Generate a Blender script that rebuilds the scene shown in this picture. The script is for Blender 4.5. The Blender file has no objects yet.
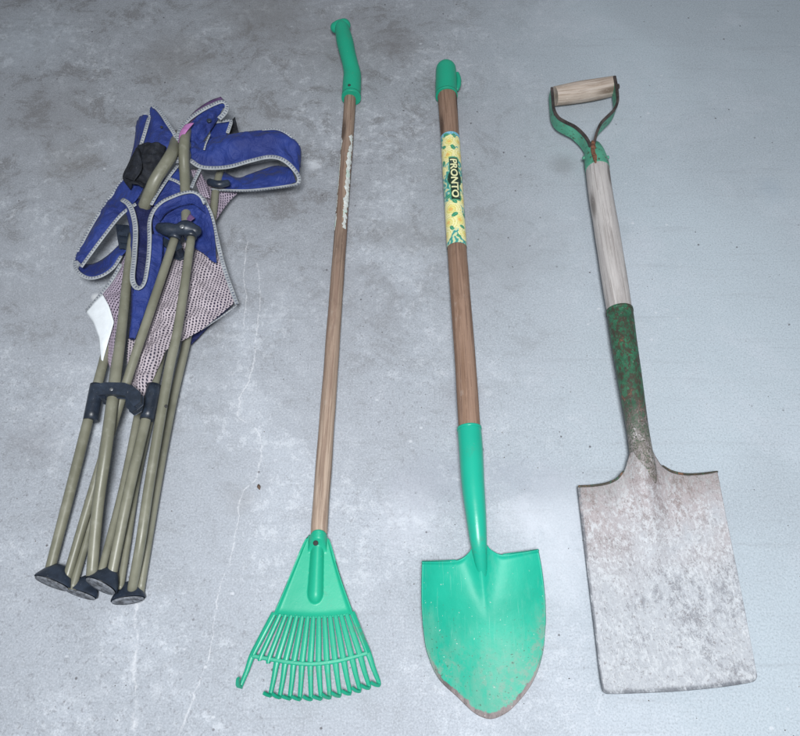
import bpy, math, random
from mathutils import Vector, noise
random.seed(7)
S = bpy.context.scene
COL = S.collection
# ------------------------------------------------------------------ camera
H, PITCH, F = 0.95, math.radians(62), 750.0          # camera height, tilt below horizon, focal length in photo pixels
cam = bpy.data.cameras.new('camera'); camo = bpy.data.objects.new('camera', cam); COL.objects.link(camo)
camo.location = (0, 0, H); camo.rotation_euler = (math.pi/2 - PITCH, 0, 0)
cam.sensor_width = 36; cam.lens = F/800*36; cam.clip_start = 0.02; cam.clip_end = 200
S.camera = camo
# ------------------------------------------------------------------ light
w = bpy.data.worlds.new('World'); S.world = w; w.use_nodes = True
bg = w.node_tree.nodes['Background']; bg.inputs[0].default_value = (0.86, 0.93, 1.0, 1); bg.inputs[1].default_value = 0.27
def area(name, loc, target, size, power, color):
    l = bpy.data.lights.new(name, 'AREA'); l.shape = 'DISK'; l.size = size; l.energy = power; l.color = color
    o = bpy.data.objects.new(name, l); COL.objects.link(o); o.location = loc
    o.rotation_euler = (Vector(target) - Vector(loc)).to_track_quat('-Z', 'Y').to_euler()
    return o
area('soft_lamp', (0.0, -0.14, 1.42), (0.12, 0.30, 0), 0.30, 33, (0.975, 0.99, 1.0))
S.view_settings.view_transform = 'Standard'; S.view_settings.look = 'None'
S.view_settings.exposure = 0.0; S.view_settings.gamma = 1
S.render.engine = 'CYCLES'
# ------------------------------------------------------------------ geometry helpers
CA, SA = math.cos(math.pi/2-PITCH), math.sin(math.pi/2-PITCH)
def P(px, py, z=0.0):                                  # world point at height z seen at a photo pixel
    dx, dy = (px-400)/F, -(py-368)/F
    y, zz = dy*CA+SA, dy*SA-CA
    t = (H-z)/(-zz)
    return Vector((t*dx, t*y, z))
FW = Vector((0, SA, -CA))
def mpp(p): return (p-Vector((0,0,H))).dot(FW)/F        # metres per photo pixel at a world point
def cat(pts, n):                                       # Catmull-Rom through n-D tuples, even spacing
    pts = [tuple(map(float, p)) for p in pts]
    if len(pts) == 2:
        dense = [tuple(a+(b-a)*i/40 for a, b in zip(*pts)) for i in range(41)]
    else:
        q = [tuple(2*a-b for a, b in zip(pts[0], pts[1]))]+pts+[tuple(2*a-b for a, b in zip(pts[-1], pts[-2]))]
        dense = []
        for i in range(1, len(q)-2):
            for k in range(24):
                t = k/24; t2, t3 = t*t, t*t*t
                dense.append(tuple(.5*((2*b)+(-a+c)*t+(2*a-5*b+4*c-d)*t2+(-a+3*b-3*c+d)*t3) for a, b, c, d in zip(q[i-1], q[i], q[i+1], q[i+2])))
        dense.append(pts[-1])
    L = [0]
    for a, b in zip(dense, dense[1:]): L.append(L[-1]+math.sqrt(sum((x-y)**2 for x, y in zip(a[:2], b[:2])))+1e-9)
    out, j = [], 0
    for i in range(n):
        s = L[-1]*i/(n-1)
        while j < len(L)-2 and L[j+1] < s: j += 1
        t = min(1, max(0, (s-L[j])/(L[j+1]-L[j])))
        out.append(tuple(a+(b-a)*t for a, b in zip(dense[j], dense[j+1])))
    return out
def lin(pts, n):                                       # resample a polyline keeping its corners sharp
    L = [0]
    for a, b in zip(pts, pts[1:]): L.append(L[-1]+math.dist(a[:2], b[:2]))
    out, j = [], 0
    for i in range(n):
        s = L[-1]*i/(n-1)
        while j < len(L)-2 and L[j+1] < s: j += 1
        t = min(1, max(0, (s-L[j])/(L[j+1]-L[j]+1e-12)))
        out.append(tuple(a+(b-a)*t for a, b in zip(pts[j], pts[j+1])))
    return out
def link(name, verts, faces, mat, parent, uv=None, uv2=None, smooth=True, loc=None, flat_from=None):
    loc = loc if loc is not None else (parent_world(parent) if parent else Vector((0,0,0)))
    me = bpy.data.meshes.new(name)
    me.from_pydata([Vector(v)-loc for v in verts], [], faces); me.update()
    for key, data in (('UVMap', uv), ('uvn', uv2)):
        if data:
            l = me.uv_layers.new(name=key)
            for lp in me.loops: l.data[lp.index].uv = data[lp.vertex_index]
    for i, p in enumerate(me.polygons): p.use_smooth = smooth and not (flat_from is not None and i >= flat_from)
    me.materials.append(mat)
    o = bpy.data.objects.new(name, me); COL.objects.link(o)
    if parent: o.parent = parent; o.location = (0,0,0) if parent.type != 'EMPTY' else (0,0,0)
    else: o.location = loc
    return o
def parent_world(p):
    v = Vector((0,0,0))
    while p: v += p.location; p = p.parent
    return v
def thing(name, label, cat_, loc, group=None):
    o = bpy.data.objects.new(name, None); COL.objects.link(o); o.location = loc; o.empty_display_size = .05
    o['label'] = label; o['category'] = cat_
    if group: o['group'] = group
    return o
def frames(pts):                                       # tangent / side / up per point, up close to +Z
    fr = []; up = Vector((0,0,1)); prev = None
    for i, p in enumerate(pts):
        t = (pts[min(i+1, len(pts)-1)]-pts[max(i-1, 0)]).normalized()
        if prev is None:
            s = t.cross(up)
            if s.length < 1e-4: s = Vector((1,0,0))
        else:
            s = prev - t*prev.dot(t)
        s.normalize(); prev = s
        fr.append((t, s, s.cross(t)*1.0))
    return fr
def tube(name, path, mat, parent, n=40, seg=20, cap=True, flat=1.0, round_end=False, lump=0, metres=False, wpts=None, round_start=False, twist=0):
    """path: (px,py,z,halfwidth_px) -> round tube; uv in metres (around, along)"""
    if wpts is None:
        q = cat(path, n)
        W = [P(a[0], a[1], a[2]) for a in q]; R = [a[3]*mpp(p) for a, p in zip(q, W)]
        if metres: R = [a[3] for a in q]
    else:
        W, R = wpts
        n = len(W)
    if round_end or round_start:
        def capd(W, R):
            r0 = R[-1]; d = (W[-1]-W[-2]).normalized(); e = W[-1]
            for k in range(1, 7):
                a = k/6*math.pi/2*.98
                W.append(e+d*r0*math.sin(a)); R.append(r0*math.cos(a))
        if round_end: capd(W, R)
        if round_start: W.reverse(); R.reverse(); capd(W, R); W.reverse(); R.reverse()
    fr = frames(W); V, Fc, U = [], [], []; L = 0
    for i, (p, r, (t, s, u)) in enumerate(zip(W, R, fr)):
        if i: L += (W[i]-W[i-1]).length
        for k in range(seg+1):
            a = 2*math.pi*k/seg + twist
            rr = r*(1+lump*noise.noise(Vector((math.cos(a)*1.3, math.sin(a)*1.3, L*18))))
            V.append(p+s*math.cos(a)*rr - u*math.sin(a)*rr*flat*-1); U.append((a*r, L))
    for i in range(len(W)-1):
        for k in range(seg):
            a = i*(seg+1)+k
            Fc.append((a, a+seg+1, a+seg+2, a+1))
    ff = len(Fc)
    if cap:
        Fc.append(tuple(range(seg))); b = (len(W)-1)*(seg+1); Fc.append(tuple(range(b+seg-1, b-1, -1)))
    o = link(name, V, Fc, mat, parent, U, flat_from=ff)
    return o
def bar(name, path, mat, parent, profile, n=30, sharp=True, straight=False):
    """path: (px,py,z,halfwidth_px); profile: list of (side in halfwidths, up in metres)"""
    q = (lin if straight else cat)(path, n); W = [P(*a[:3]) for a in q]; fr = frames(W); V, Fc, U = [], [], []; L = 0
    m = len(profile)
    for i, (a, p, (t, s, u)) in enumerate(zip(q, W, fr)):
        if i: L += (W[i]-W[i-1]).length
        r = a[3]*mpp(p)
        for x, h in profile: V.append(p+s*x*r+u*h); U.append((x*r, L))
    for i in range(n-1):
        for k in range(m):
            a, b = i*m+k, i*m+(k+1) % m
            Fc.append((a, a+m, b+m, b))
    Fc.append(tuple(range(m))); Fc.append(tuple(range((n-1)*m+m-1, (n-1)*m-1, -1)))
    return link(name, V, Fc, mat, parent, U, smooth=not sharp)
def solid(o, t, off=-1, bev=0):
    m = o.modifiers.new('thickness', 'SOLIDIFY'); m.thickness = t; m.offset = off
    if bev:
        b = o.modifiers.new('edge', 'BEVEL'); b.width = bev; b.segments = 2; b.limit_method = 'ANGLE'; b.angle_limit = math.radians(50)
    return o
def coons(name, top, bottom, left, right, n, m, zf, mat, parent, thick=0.002, sharpres=False):
    """patch between four photo-space curves, lifted by zf(px,py,u,v)"""
    rs = lin if sharpres else cat
    T, B, Lf, Rt = rs(top, n), rs(bottom, n), cat(left, m), cat(right, m)
    V, U, U2, Fc = [], [], [], []
    for j in range(m):
        v = j/(m-1)
        for i in range(n):
            u = i/(n-1)
            c = []
            for k in (0, 1):
                c.append((1-v)*T[i][k]+v*B[i][k]+(1-u)*Lf[j][k]+u*Rt[j][k]
                         - ((1-u)*(1-v)*T[0][k]+u*(1-v)*T[-1][k]+(1-u)*v*B[0][k]+u*v*B[-1][k]))
            w_ = P(c[0], c[1], zf(c[0], c[1], u, v)); V.append(w_); U.append((w_.x, w_.y)); U2.append((u, v))
    for j in range(m-1):
        for i in range(n-1):
            a = j*n+i; Fc.append((a, a+n, a+n+1, a+1))
    o = link(name, V, Fc, mat, parent, U, U2)
    return solid(o, thick, -1)
def loft(name, A, B, mat, parent, n=50, m=14, bulge=0.0, wr=0.0, wf=30, thick=0.0014, seed=0, mode='cat', fold=None):
    """cloth between two edges of (px,py,z)"""
    rs = cat if mode == 'cat' else lin
    A, B = rs(A, n), rs(B, n); V, Fc, U, U2 = [], [], [], []; L = 0; prev = None
    for i in range(n):
        a, b = P(*A[i]), P(*B[i]); mid = (a+b)/2
        if prev is not None: L += (mid-prev).length
        prev = mid; wd = (b-a).length
        for j in range(m):
            v = j/(m-1); p = a.lerp(b, v); e = math.sin(math.pi*v)
            p = p + Vector((0,0,1))*bulge*e
            if wr:
                q = p*wf+Vector((seed, seed*.7, 0))
                nv = noise.noise_vector(q)+.6*noise.noise_vector(q*2.3)+.35*noise.noise_vector(q*5.1)
                p = p + Vector((nv.x*.3, nv.y*.3, nv.z))*wr*min(1, e*2.2)
            p.z = max(p.z, 0.003)
            V.append(p); U.append((L, v*wd)); U2.append((i/(n-1), v))
    for i in range(n-1):
        for j in range(m-1):
            a = i*m+j; Fc.append((a, a+m, a+m+1, a+1))
    o = link(name, V, Fc, mat, parent, U, U2)
    return solid(o, thick, 0)
def smoothshade(o): pass
# ------------------------------------------------------------------ material helpers
class NT:
    def __init__(s, name):
        s.m = bpy.data.materials.new(name); s.m.use_nodes = True; s.t = s.m.node_tree; s.n = s.t.nodes; s.b = s.n['Principled BSDF']
    def add(s, ty, **kw):
        x = s.n.new(ty)
        for k, v in kw.items(): setattr(x, k, v)
        return x
    def put(s, sock, v):
        if isinstance(v, bpy.types.NodeSocket): s.t.links.new(v, sock)
        elif isinstance(v, (tuple, list)) and len(v) == 3 and sock.type == 'RGBA': sock.default_value = (*v, 1)
        else: sock.default_value = v
    def math(s, op, a, b=0.0, c=0.0, clamp=False):
        x = s.add('ShaderNodeMath', operation=op, use_clamp=clamp); s.put(x.inputs[0], a); s.put(x.inputs[1], b); s.put(x.inputs[2], c); return x.outputs[0]
    def mix(s, f, a, b, mode='MIX'):
        x = s.add('ShaderNodeMix', data_type='RGBA', blend_type=mode); s.put(x.inputs[0], f); s.put(x.inputs[6], a); s.put(x.inputs[7], b); return x.outputs[2]
    def coord(s, kind='Object'):
        if kind in ('UVMap', 'uvn'): return s.add('ShaderNodeUVMap', uv_map=kind).outputs[0]
        return s.add('ShaderNodeTexCoord').outputs[kind]
    def mapping(s, v, sc=(1,1,1), loc=(0,0,0), rot=(0,0,0)):
        x = s.add('ShaderNodeMapping'); s.put(x.inputs[0], v); x.inputs['Scale'].default_value = sc; x.inputs['Location'].default_value = loc; x.inputs['Rotation'].default_value = rot; return x.outputs[0]
    def noise(s, v, scale, detail=6, rough=.6, dist=0, out=0):
        x = s.add('ShaderNodeTexNoise'); s.put(x.inputs['Vector'], v); x.inputs['Scale'].default_value = scale; x.inputs['Detail'].default_value = detail; x.inputs['Roughness'].default_value = rough; x.inputs['Distortion'].default_value = dist; return x.outputs[out]
    def voro(s, v, scale, feature='F1', rnd=1.0, out=0):
        x = s.add('ShaderNodeTexVoronoi', feature=feature); s.put(x.inputs['Vector'], v); x.inputs['Scale'].default_value = scale; x.inputs['Randomness'].default_value = rnd; return x.outputs[out]
    def step(s, v, lo, hi, a=0.0, b=1.0):
        x = s.add('ShaderNodeMapRange', interpolation_type='SMOOTHSTEP'); s.put(x.inputs[0], v); x.inputs[1].default_value = lo; x.inputs[2].default_value = hi; x.inputs[3].default_value = a; x.inputs[4].default_value = b; return x.outputs[0]
    def bump(s, h, strength, dist, prev=None):
        x = s.add('ShaderNodeBump'); s.put(x.inputs['Height'], h); x.inputs['Strength'].default_value = strength; x.inputs['Distance'].default_value = dist
        if prev is not None: s.put(x.inputs['Normal'], prev)
        return x.outputs[0]
    def sep(s, v):
        x = s.add('ShaderNodeSeparateXYZ'); s.put(x.inputs[0], v); return x.outputs
    def out(s, col, rough=.5, normal=None, metal=0, spec=.5):
        s.put(s.b.inputs['Base Color'], col); s.put(s.b.inputs['Roughness'], rough); s.put(s.b.inputs['Metallic'], metal); s.b.inputs['Specular IOR Level'].default_value = spec
        if normal is not None: s.put(s.b.inputs['Normal'], normal)
        return s.m
def plastic(name, col, dirt=(.12,.11,.09), dirtamt=.35, rough=.38, scale=1, dlo=.55, dhi=.75):
    t = NT(name); c = t.coord('Object')
    n1 = t.noise(c, 18*scale, 6, .65); n2 = t.noise(c, 220, 5, .7); n3 = t.noise(c, 5, 3)
    base = t.mix(t.step(n3, .3, .7), tuple(x*.9 for x in col), tuple(min(1, x*1.08+.004) for x in col))
    f = t.math('MULTIPLY', t.step(n1, dlo, dhi), t.step(n2, .42, .62)); f = t.math('MULTIPLY', f, dirtamt)
    spk = t.math('MULTIPLY', t.step(t.noise(c, 700, 3), .68, .74), .5*dirtamt/.35)
    base = t.mix(f, base, dirt); base = t.mix(spk, base, (.45,.44,.42))
    r = t.math('ADD', t.math('MULTIPLY', n1, .25), rough-.1)
    nb = t.bump(t.noise(c, 90, 5), .12, .002); nb = t.bump(t.noise(c, 900, 3), .12, .0004, nb)
    return t.out(base, r, nb)
def wood(name, a, b, dark, grainlen=1.0, rough=.75, weather=.0):
    t = NT(name); uv = t.coord('UVMap')
    g = t.mapping(uv, (420, 9*grainlen, 1)); g2 = t.mapping(uv, (120, 4, 1), (3.3, .4, 0)); g3 = t.mapping(uv, (1300, 45, 1)); blot = t.mapping(uv, (22, 10, 1), (.5, 7, 0))
    n1, n2, n3, n4 = t.noise(g, 1, 5, .6, .4), t.noise(g2, 1, 5, .6, .6), t.noise(g3, 1, 3, .6), t.noise(blot, 1, 5, .6)
    col = t.mix(t.step(n2, .3, .7), a, b)
    col = t.mix(t.math('MULTIPLY', t.step(n1, .48, .72), .75), col, dark)
    col = t.mix(t.math('MULTIPLY', t.step(n3, .62, .74), .6), col, tuple(x*.55 for x in dark))
    col = t.mix(t.math('MULTIPLY', t.step(n4, .55, .75), .45), col, tuple(x*.75 for x in dark))
    col = t.mix(t.math('MULTIPLY', t.step(t.noise(t.mapping(uv, (60, 22, 1), (9, 2, 0)), 1, 6, .7), .58, .72), .3+weather), col, (.52,.5,.47))
    kn = t.voro(t.mapping(uv, (26, 5.5, 1), (1.7, .6, 0)), 1); kk = t.math('MULTIPLY', t.step(kn, .20, .06), .75)
    col = t.mix(kk, col, tuple(x*.6 for x in dark))
    gr = t.noise(t.mapping(uv, (30, 5, 1), (4, 4, 0)), 1, 8, .72); col = t.mix(t.math('MULTIPLY', t.step(gr, .52, .66), .42), col, tuple(x*.9 for x in dark)); col = t.mix(t.math('MULTIPLY', t.step(gr, .44, .32), .35), col, tuple(min(1, x*1.45) for x in b))
    sc = t.noise(t.mapping(uv, (380, 90, 1), (7, 1, 0), (0, 0, .4)), 1, 6, .8); col = t.mix(t.math('MULTIPLY', t.step(sc, .60, .66), .45), col, tuple(min(1, x*1.7) for x in b))
    nb = t.bump(n1, .45, .0014); nb = t.bump(n3, .3, .0006, nb); nb = t.bump(kk, -.3, .001, nb)
    return t.out(col, rough, nb, spec=.3), t, col
# ------------------------------------------------------------------ materials
def m_concrete():
    t = NT('concrete'); c = t.coord('Object'); x, y, z = t.sep(c)
    cloud = t.noise(c, 2.4, 4, .5, .6); cl2 = t.noise(t.mapping(c, (1,1,1), (9,4,0)), 5.5, 6, .6, .5)
    patch = t.noise(t.mapping(c, (1,1.15,1), (4,2,0), (0,0,.55)), 13, 14, .80, .45)
    powder = t.noise(t.mapping(c, (1,1,1), (7,1,3)), 55, 12, .84, .15); pits = t.noise(t.mapping(c, (1,1,1), (2,8,1)), 130, 8, .82); grain = t.noise(c, 420, 5, .8); fine = t.noise(c, 48, 8, .72); mid = patch; bl = t.noise(t.mapping(c, (1,1,1), (7, 1, 3)), 26, 10, .78, .2)
    def jit(v, n, k): return t.math('ADD', v, t.math('MULTIPLY', t.math('SUBTRACT', n, .5), k))
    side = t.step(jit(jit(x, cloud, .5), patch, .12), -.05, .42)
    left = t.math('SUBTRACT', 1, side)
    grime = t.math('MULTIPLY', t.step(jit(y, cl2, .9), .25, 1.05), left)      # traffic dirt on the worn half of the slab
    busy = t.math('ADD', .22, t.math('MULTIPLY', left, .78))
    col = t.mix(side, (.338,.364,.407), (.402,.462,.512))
    col = t.mix(t.math('MULTIPLY', t.step(cloud, .42, .62), .28), col, (.275,.300,.335))
    col = t.mix(t.math('MULTIPLY', t.step(cl2, .50, .34), .32), col, (.47,.51,.57))
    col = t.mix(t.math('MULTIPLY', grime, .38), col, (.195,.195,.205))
    col = t.mix(t.math('MULTIPLY', t.step(patch, .50, .60), t.math('MULTIPLY', t.math('ADD', .16, t.math('MULTIPLY', grime, .62)), busy)), col, (.165,.165,.172))
    col = t.mix(t.math('MULTIPLY', t.step(patch, .47, .38), t.math('MULTIPLY', busy, .28)), col, (.46,.485,.53))
    pz = t.math('MULTIPLY', t.step(powder, .515, .56), t.step(jit(cl2, fine, .3), .54, .42))
    col = t.mix(t.math('MULTIPLY', pz, t.math('MULTIPLY', busy, .44)), col, (.56,.59,.635))
    dz = t.math('MULTIPLY', t.step(pits, .54, .60), t.step(jit(cloud, fine, .4), .40, .56))
    col = t.mix(t.math('MULTIPLY', dz, t.math('MULTIPLY', busy, .50)), col, (.14,.14,.155))
    col = t.mix(t.math('MULTIPLY', t.step(grain, .52, .60), .28), col, (.60,.63,.68))
    col = t.mix(t.math('MULTIPLY', t.step(grain, .48, .40), .34), col, (.17,.175,.19))
    st = t.noise(t.mapping(c, (4, 70, 1), (0,0,0), (0,0,-.6)), 1, 8, .7)
    col = t.mix(t.math('MULTIPLY', t.step(st, .55, .66), .16), col, (.22,.23,.25))
    # stains
    def blob(px, py, rad, colr, amt, sx=1.0):
        nonlocal col
        p = P(px, py)
        ddx = t.math('MULTIPLY', t.math('SUBTRACT', x, p.x), sx); ddy = t.math('SUBTRACT', y, p.y)
        d = t.math('SQRT', t.math('ADD', t.math('MULTIPLY', ddx, ddx), t.math('MULTIPLY', ddy, ddy)))
        d = t.math('ADD', d, t.math('MULTIPLY', t.math('SUBTRACT', bl, .5), rad*1.5))
        col = t.mix(t.math('MULTIPLY', t.step(d, rad, rad*.15), amt), col, colr)
    blob(330, 40, .16, (.17,.165,.17), .30, .6); blob(60, 110, .12, (.18,.175,.18), .25); blob(500, 250, .12, (.23,.24,.26), .3, .7); blob(350, 300, .10, (.24,.25,.275), .25, .6); blob(560, 520, .09, (.54,.57,.63), .45, 1.3); blob(460, 600, .05, (.55,.57,.62), .3); blob(410, 520, .07, (.52,.54,.60), .3)
    blob(175, 60, .10, (.17,.165,.165), .5); blob(262, 8, .13, (.17,.165,.165), .45); blob(70, 160, .07, (.19,.185,.18), .35)
    blob(400, 45, .06, (.16,.155,.16), .35); blob(400, 235, .05, (.17,.17,.175), .35, .6); blob(562, 165, .035, (.18,.18,.19), .4)
    blob(445, 480, .06, (.24,.25,.30), .35, .6); blob(530, 480, .05, (.26,.28,.33), .35, .5); blob(465, 395, .04, (.25,.255,.29), .35)
    blob(315, 165, .018, (.62,.65,.7), .6); blob(240, 500, .03, (.25,.25,.26), .3)
    blob(40, 440, .06, (.2,.2,.22), .3); blob(30, 40, .12, (.38,.42,.47), .4)
    blob(96, 297, .01, (.66,.68,.7), .7); blob(560, 570, .08, (.55,.58,.64), .35); blob(520, 520, .05, (.58,.60,.66), .3); blob(770, 190, .04, (.27,.33,.40), .25)
    # pale healed hairline cracks following a wandering line
    def crack(pts, wd, amt, wob):
        nonlocal col; wd *= .55
        W = [P(*p) for p in pts]; ys = [v.y for v in W]; y0, y1 = min(ys), max(ys); xs = [v.x for v in W]; x0, x1 = min(xs), max(xs)
        fc = t.add('ShaderNodeFloatCurve'); cu = fc.mapping.curves[0]
        q = sorted([((v.y-y0)/(y1-y0), (v.x-x0)/(x1-x0)) for v in W])
        while len(cu.points) > 2: cu.points.remove(cu.points[1])
        cu.points[0].location = q[0]; cu.points[1].location = q[-1]
        for a in q[1:-1]: cu.points.new(*a)
        fc.mapping.update()
        s_ = t.math('DIVIDE', t.math('SUBTRACT', y, y0), y1-y0); t.put(fc.inputs['Value'], s_)
        cx = t.math('ADD', t.math('MULTIPLY', fc.outputs[0], x1-x0), x0)
        wv = t.math('MULTIPLY', t.math('SUBTRACT', t.noise(t.mapping(c, (0, 1, 0)), 55, 6, .7), .5), wob)
        d = t.math('ABSOLUTE', t.math('SUBTRACT', x, t.math('ADD', cx, wv)))
        ww = t.math('MULTIPLY', t.step(t.noise(c, 34, 6, .7), .35, .70), wd*1.8)
        f = t.math('SUBTRACT', 1, t.math('DIVIDE', d, t.math('ADD', ww, .0004)), clamp=True)
        rng = t.math('MULTIPLY', t.step(s_, 0, .03), t.step(s_, 1, .97))
        brk = t.step(t.noise(c, 80, 8, .8), .40, .54)
        f = t.math('MULTIPLY', t.math('MULTIPLY', f, rng), t.math('MULTIPLY', brk, amt))
        col = t.mix(f, col, (.70,.71,.74))
    crack([(177,740),(196,690),(212,640),(217,600),(230,560),(238,520),(240,500),(256,478),(261,455),(252,425),(238,410),(249,380),(254,360),(257,330),(260,300),(245,255)], .0026, .48, .012)
    crack([(133,735),(136,700),(134,665),(137,640),(136,610),(140,590)], .006, .45, .01)
    crack([(243,330),(246,300),(244,270),(248,240)], .0016, .6, .012)
    # pits and pale flecks
    pv = t.voro(t.mapping(c, (1,1,1), (1, 5, 0)), 38); pm = t.math('MULTIPLY', t.step(pv, .085, .04), t.step(t.noise(c, 6, 2), .46, .58))
    col = t.mix(t.math('MULTIPLY', pm, .8), col, (.07,.065,.07))
    fv = t.voro(t.mapping(c, (1,1.3,1), (11, 3, 0)), 30); fm = t.math('MULTIPLY', t.step(t.math('ADD', fv, t.math('MULTIPLY', t.math('SUBTRACT', fine, .5), .25)), .09, .05), t.step(t.noise(c, 4, 2), .50, .60))
    col = t.mix(t.math('MULTIPLY', fm, .5), col, (.60,.62,.66))
    nb = t.bump(grain, .10, .0006); nb = t.bump(fine, .16, .003, nb); nb = t.bump(pm, -.5, .002, nb)
    nb = t.bump(bl, .25, .003, nb)
    return t.out(col, t.math('ADD', .68, t.math('MULTIPLY', mid, .2)), nb, spec=.35)
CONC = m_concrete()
GREEN = plastic('green_plastic', (.006,.335,.20), rough=.42, dirtamt=.4)
GREEN_TINE = plastic('green_plastic_tine', (.006,.315,.19), rough=.4, dirtamt=.6)
WOOD_BROWN = wood('brown_handle_wood', (.205,.125,.085), (.29,.19,.14), (.085,.045,.033))[0]
WOOD_GREY = wood('weathered_grey_wood', (.39,.365,.36), (.49,.465,.455), (.19,.165,.155), weather=.2)[0]
WOOD_GRIP = wood('worn_grip_wood', (.43,.34,.27), (.52,.45,.40), (.19,.12,.08), grainlen=2, weather=.1)[0]
def m_rakewood():
    m, t, col = wood('rake_handle_wood', (.20,.13,.10), (.32,.235,.18), (.085,.055,.042))
    uv = t.coord('UVMap'); c = t.coord('Object')
    # lower end of the stick is bleached and scuffed
    _, v, _ = t.sep(uv)
    f = t.math('MULTIPLY', t.step(v, .35, .80), .62); col2 = t.mix(f, col, t.mix(t.step(t.noise(t.mapping(uv, (300, 8, 1)), 1, 6, .7), .42, .58), (.50,.40,.32), (.27,.20,.155)))
    t.put(t.b.inputs['Base Color'], col2); return m
WOOD_RAKE = m_rakewood()
def m_painted_blade():                                 # green enamel worn to dirty steel at the point
    t = NT('green_enamel'); c = t.coord('Object'); uv = t.coord('uvn'); u, v, _ = t.sep(uv)
    n1 = t.noise(c, 14, 6, .6); n2 = t.noise(t.mapping(c, (1,1,1), (0,0,2), (0,0,.3)), 120, 6, .72); n3 = t.noise(t.mapping(c, (1, .35, 1), rot=(0,0,.6)), 60, 6, .7)
    col = t.mix(t.step(n1, .35, .65), (.005,.325,.22), (.008,.375,.255))
    vv = t.math('ADD', v, t.math('MULTIPLY', t.math('SUBTRACT', n3, .5), .35))
    scuff = t.math('MULTIPLY', t.step(n2, .48, .58), t.step(vv, .50, 1.0)); scuff = t.math('MULTIPLY', scuff, t.step(n1, .36, .54))
    col = t.mix(t.math('MULTIPLY', scuff, .62), col, (.22,.26,.225))
    lng = t.noise(t.mapping(c, (260, 14, 1), rot=(0,0,-.1)), 1, 6, .75); col = t.mix(t.math('MULTIPLY', t.step(lng, .57, .66), .30), col, (.16,.44,.36))
    hz = t.math('MULTIPLY', t.step(n3, .5, .7), .3); col = t.mix(hz, col, (.10,.42,.32))
    film = t.math('MULTIPLY', t.step(t.math('ADD', vv, t.math('MULTIPLY', n1, .4)), .55, 1.15), t.step(n3, .36, .56)); col = t.mix(t.math('MULTIPLY', film, .26), col, (.20,.27,.225))
    edge = t.step(t.math('ADD', v, t.math('MULTIPLY', t.math('SUBTRACT', n2, .5), .10)), .955, .972)
    mid = t.step(t.math('ABSOLUTE', t.math('SUBTRACT', u, .5)), .46, .22)
    edge = t.math('MULTIPLY', edge, mid)
    col = t.mix(edge, col, t.mix(t.step(n3, .4, .6), (.10,.085,.085), (.23,.195,.195)))
    sp = t.math('MULTIPLY', t.step(t.noise(c, 330, 4, .6), .64, .68), t.step(v, .1, .8)); col = t.mix(t.math('MULTIPLY', sp, .9), col, (.05,.08,.06))
    ws = t.step(t.noise(t.mapping(c, (1,1,1), (5,5,5)), 240, 4, .6), .69, .72); col = t.mix(t.math('MULTIPLY', ws, .6), col, (.6,.62,.6))
    nb = t.bump(t.noise(c, 60, 5), .2, .002); nb = t.bump(n2, .15, .0008, nb)
    return t.out(col, t.math('ADD', t.math('ADD', .46, t.math('MULTIPLY', n3, .12)), t.math('MULTIPLY', edge, .2)), nb, spec=.4)
ENAMEL = m_painted_blade()
ENAMEL_SOCKET = plastic('green_enamel_socket', (.006,.345,.235), rough=.30, dirtamt=.25)
def m_spade_blade():
    t = NT('cement_crusted_steel'); c = t.coord('Object'); uv = t.coord('uvn'); u, v, _ = t.sep(uv)
    c = t.mapping(c, rot=(0,0,-.13))
    st = t.mapping(c, (1, .6, 1))
    n1 = t.noise(c, 9, 6, .6); n2 = t.noise(st, 230, 10, .84, .1); n3 = t.noise(st, 520, 7, .75); n4 = t.noise(t.mapping(c, (1,.6,1), (3,1,0)), 85, 12, .86, .2)
    pink = t.math('MULTIPLY', t.step(t.math('ADD', v, t.math('MULTIPLY', t.math('SUBTRACT', n1, .5), .9)), .65, .15), t.step(n1, .34, .56))
    col = t.mix(pink, (.40,.42,.455), (.365,.325,.335))
    col = t.mix(t.math('MULTIPLY', t.step(t.math('ADD', n2, t.math('MULTIPLY', t.math('SUBTRACT', t.noise(c, 34, 8, .78), .5), .36)), .49, .56), .70), col, (.56,.585,.615))
    dk = t.math('MULTIPLY', t.step(t.math('ADD', n4, t.math('MULTIPLY', t.math('SUBTRACT', n1, .5), .36)), .51, .60), t.step(n3, .38, .50))
    col = t.mix(t.math('MULTIPLY', dk, .85), col, t.mix(pink, (.20,.205,.23), (.22,.175,.17)))
    col = t.mix(t.math('MULTIPLY', t.step(n3, .57, .66), .5), col, (.74,.75,.77))
    col = t.mix(t.math('MULTIPLY', t.step(t.noise(c, 300, 6, .75), .56, .63), .6), col, (.14,.12,.12))
    scr = t.noise(t.mapping(c, (420, 16, 1)), 1, 7, .75); col = t.mix(t.math('MULTIPLY', t.step(scr, .57, .65), .35), col, (.70,.71,.73)); col = t.mix(t.math('MULTIPLY', t.step(scr, .42, .35), .30), col, (.20,.19,.20))
    # rusty shoulder under the socket
    ru = t.math('MULTIPLY', t.step(t.math('ADD', v, t.math('MULTIPLY', n1, .05)), .20, .03), t.step(n2, .36, .56)); col = t.mix(t.math('MULTIPLY', ru, .45), col, (.10,.085,.07))
    ed = t.math('MAXIMUM', t.step(v, .975, .995), t.math('MAXIMUM', t.step(u, .02, .006), 0.0)); 
    col = t.mix(t.math('MULTIPLY', t.math('MULTIPLY', ed, t.step(n4, .40, .52)), .8), col, (.10,.11,.13))
    nb = t.bump(n2, .6, .0016); nb = t.bump(n3, .35, .0008, nb)
    return t.out(col, .62, nb, spec=.35)
CRUST = m_spade_blade()
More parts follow.
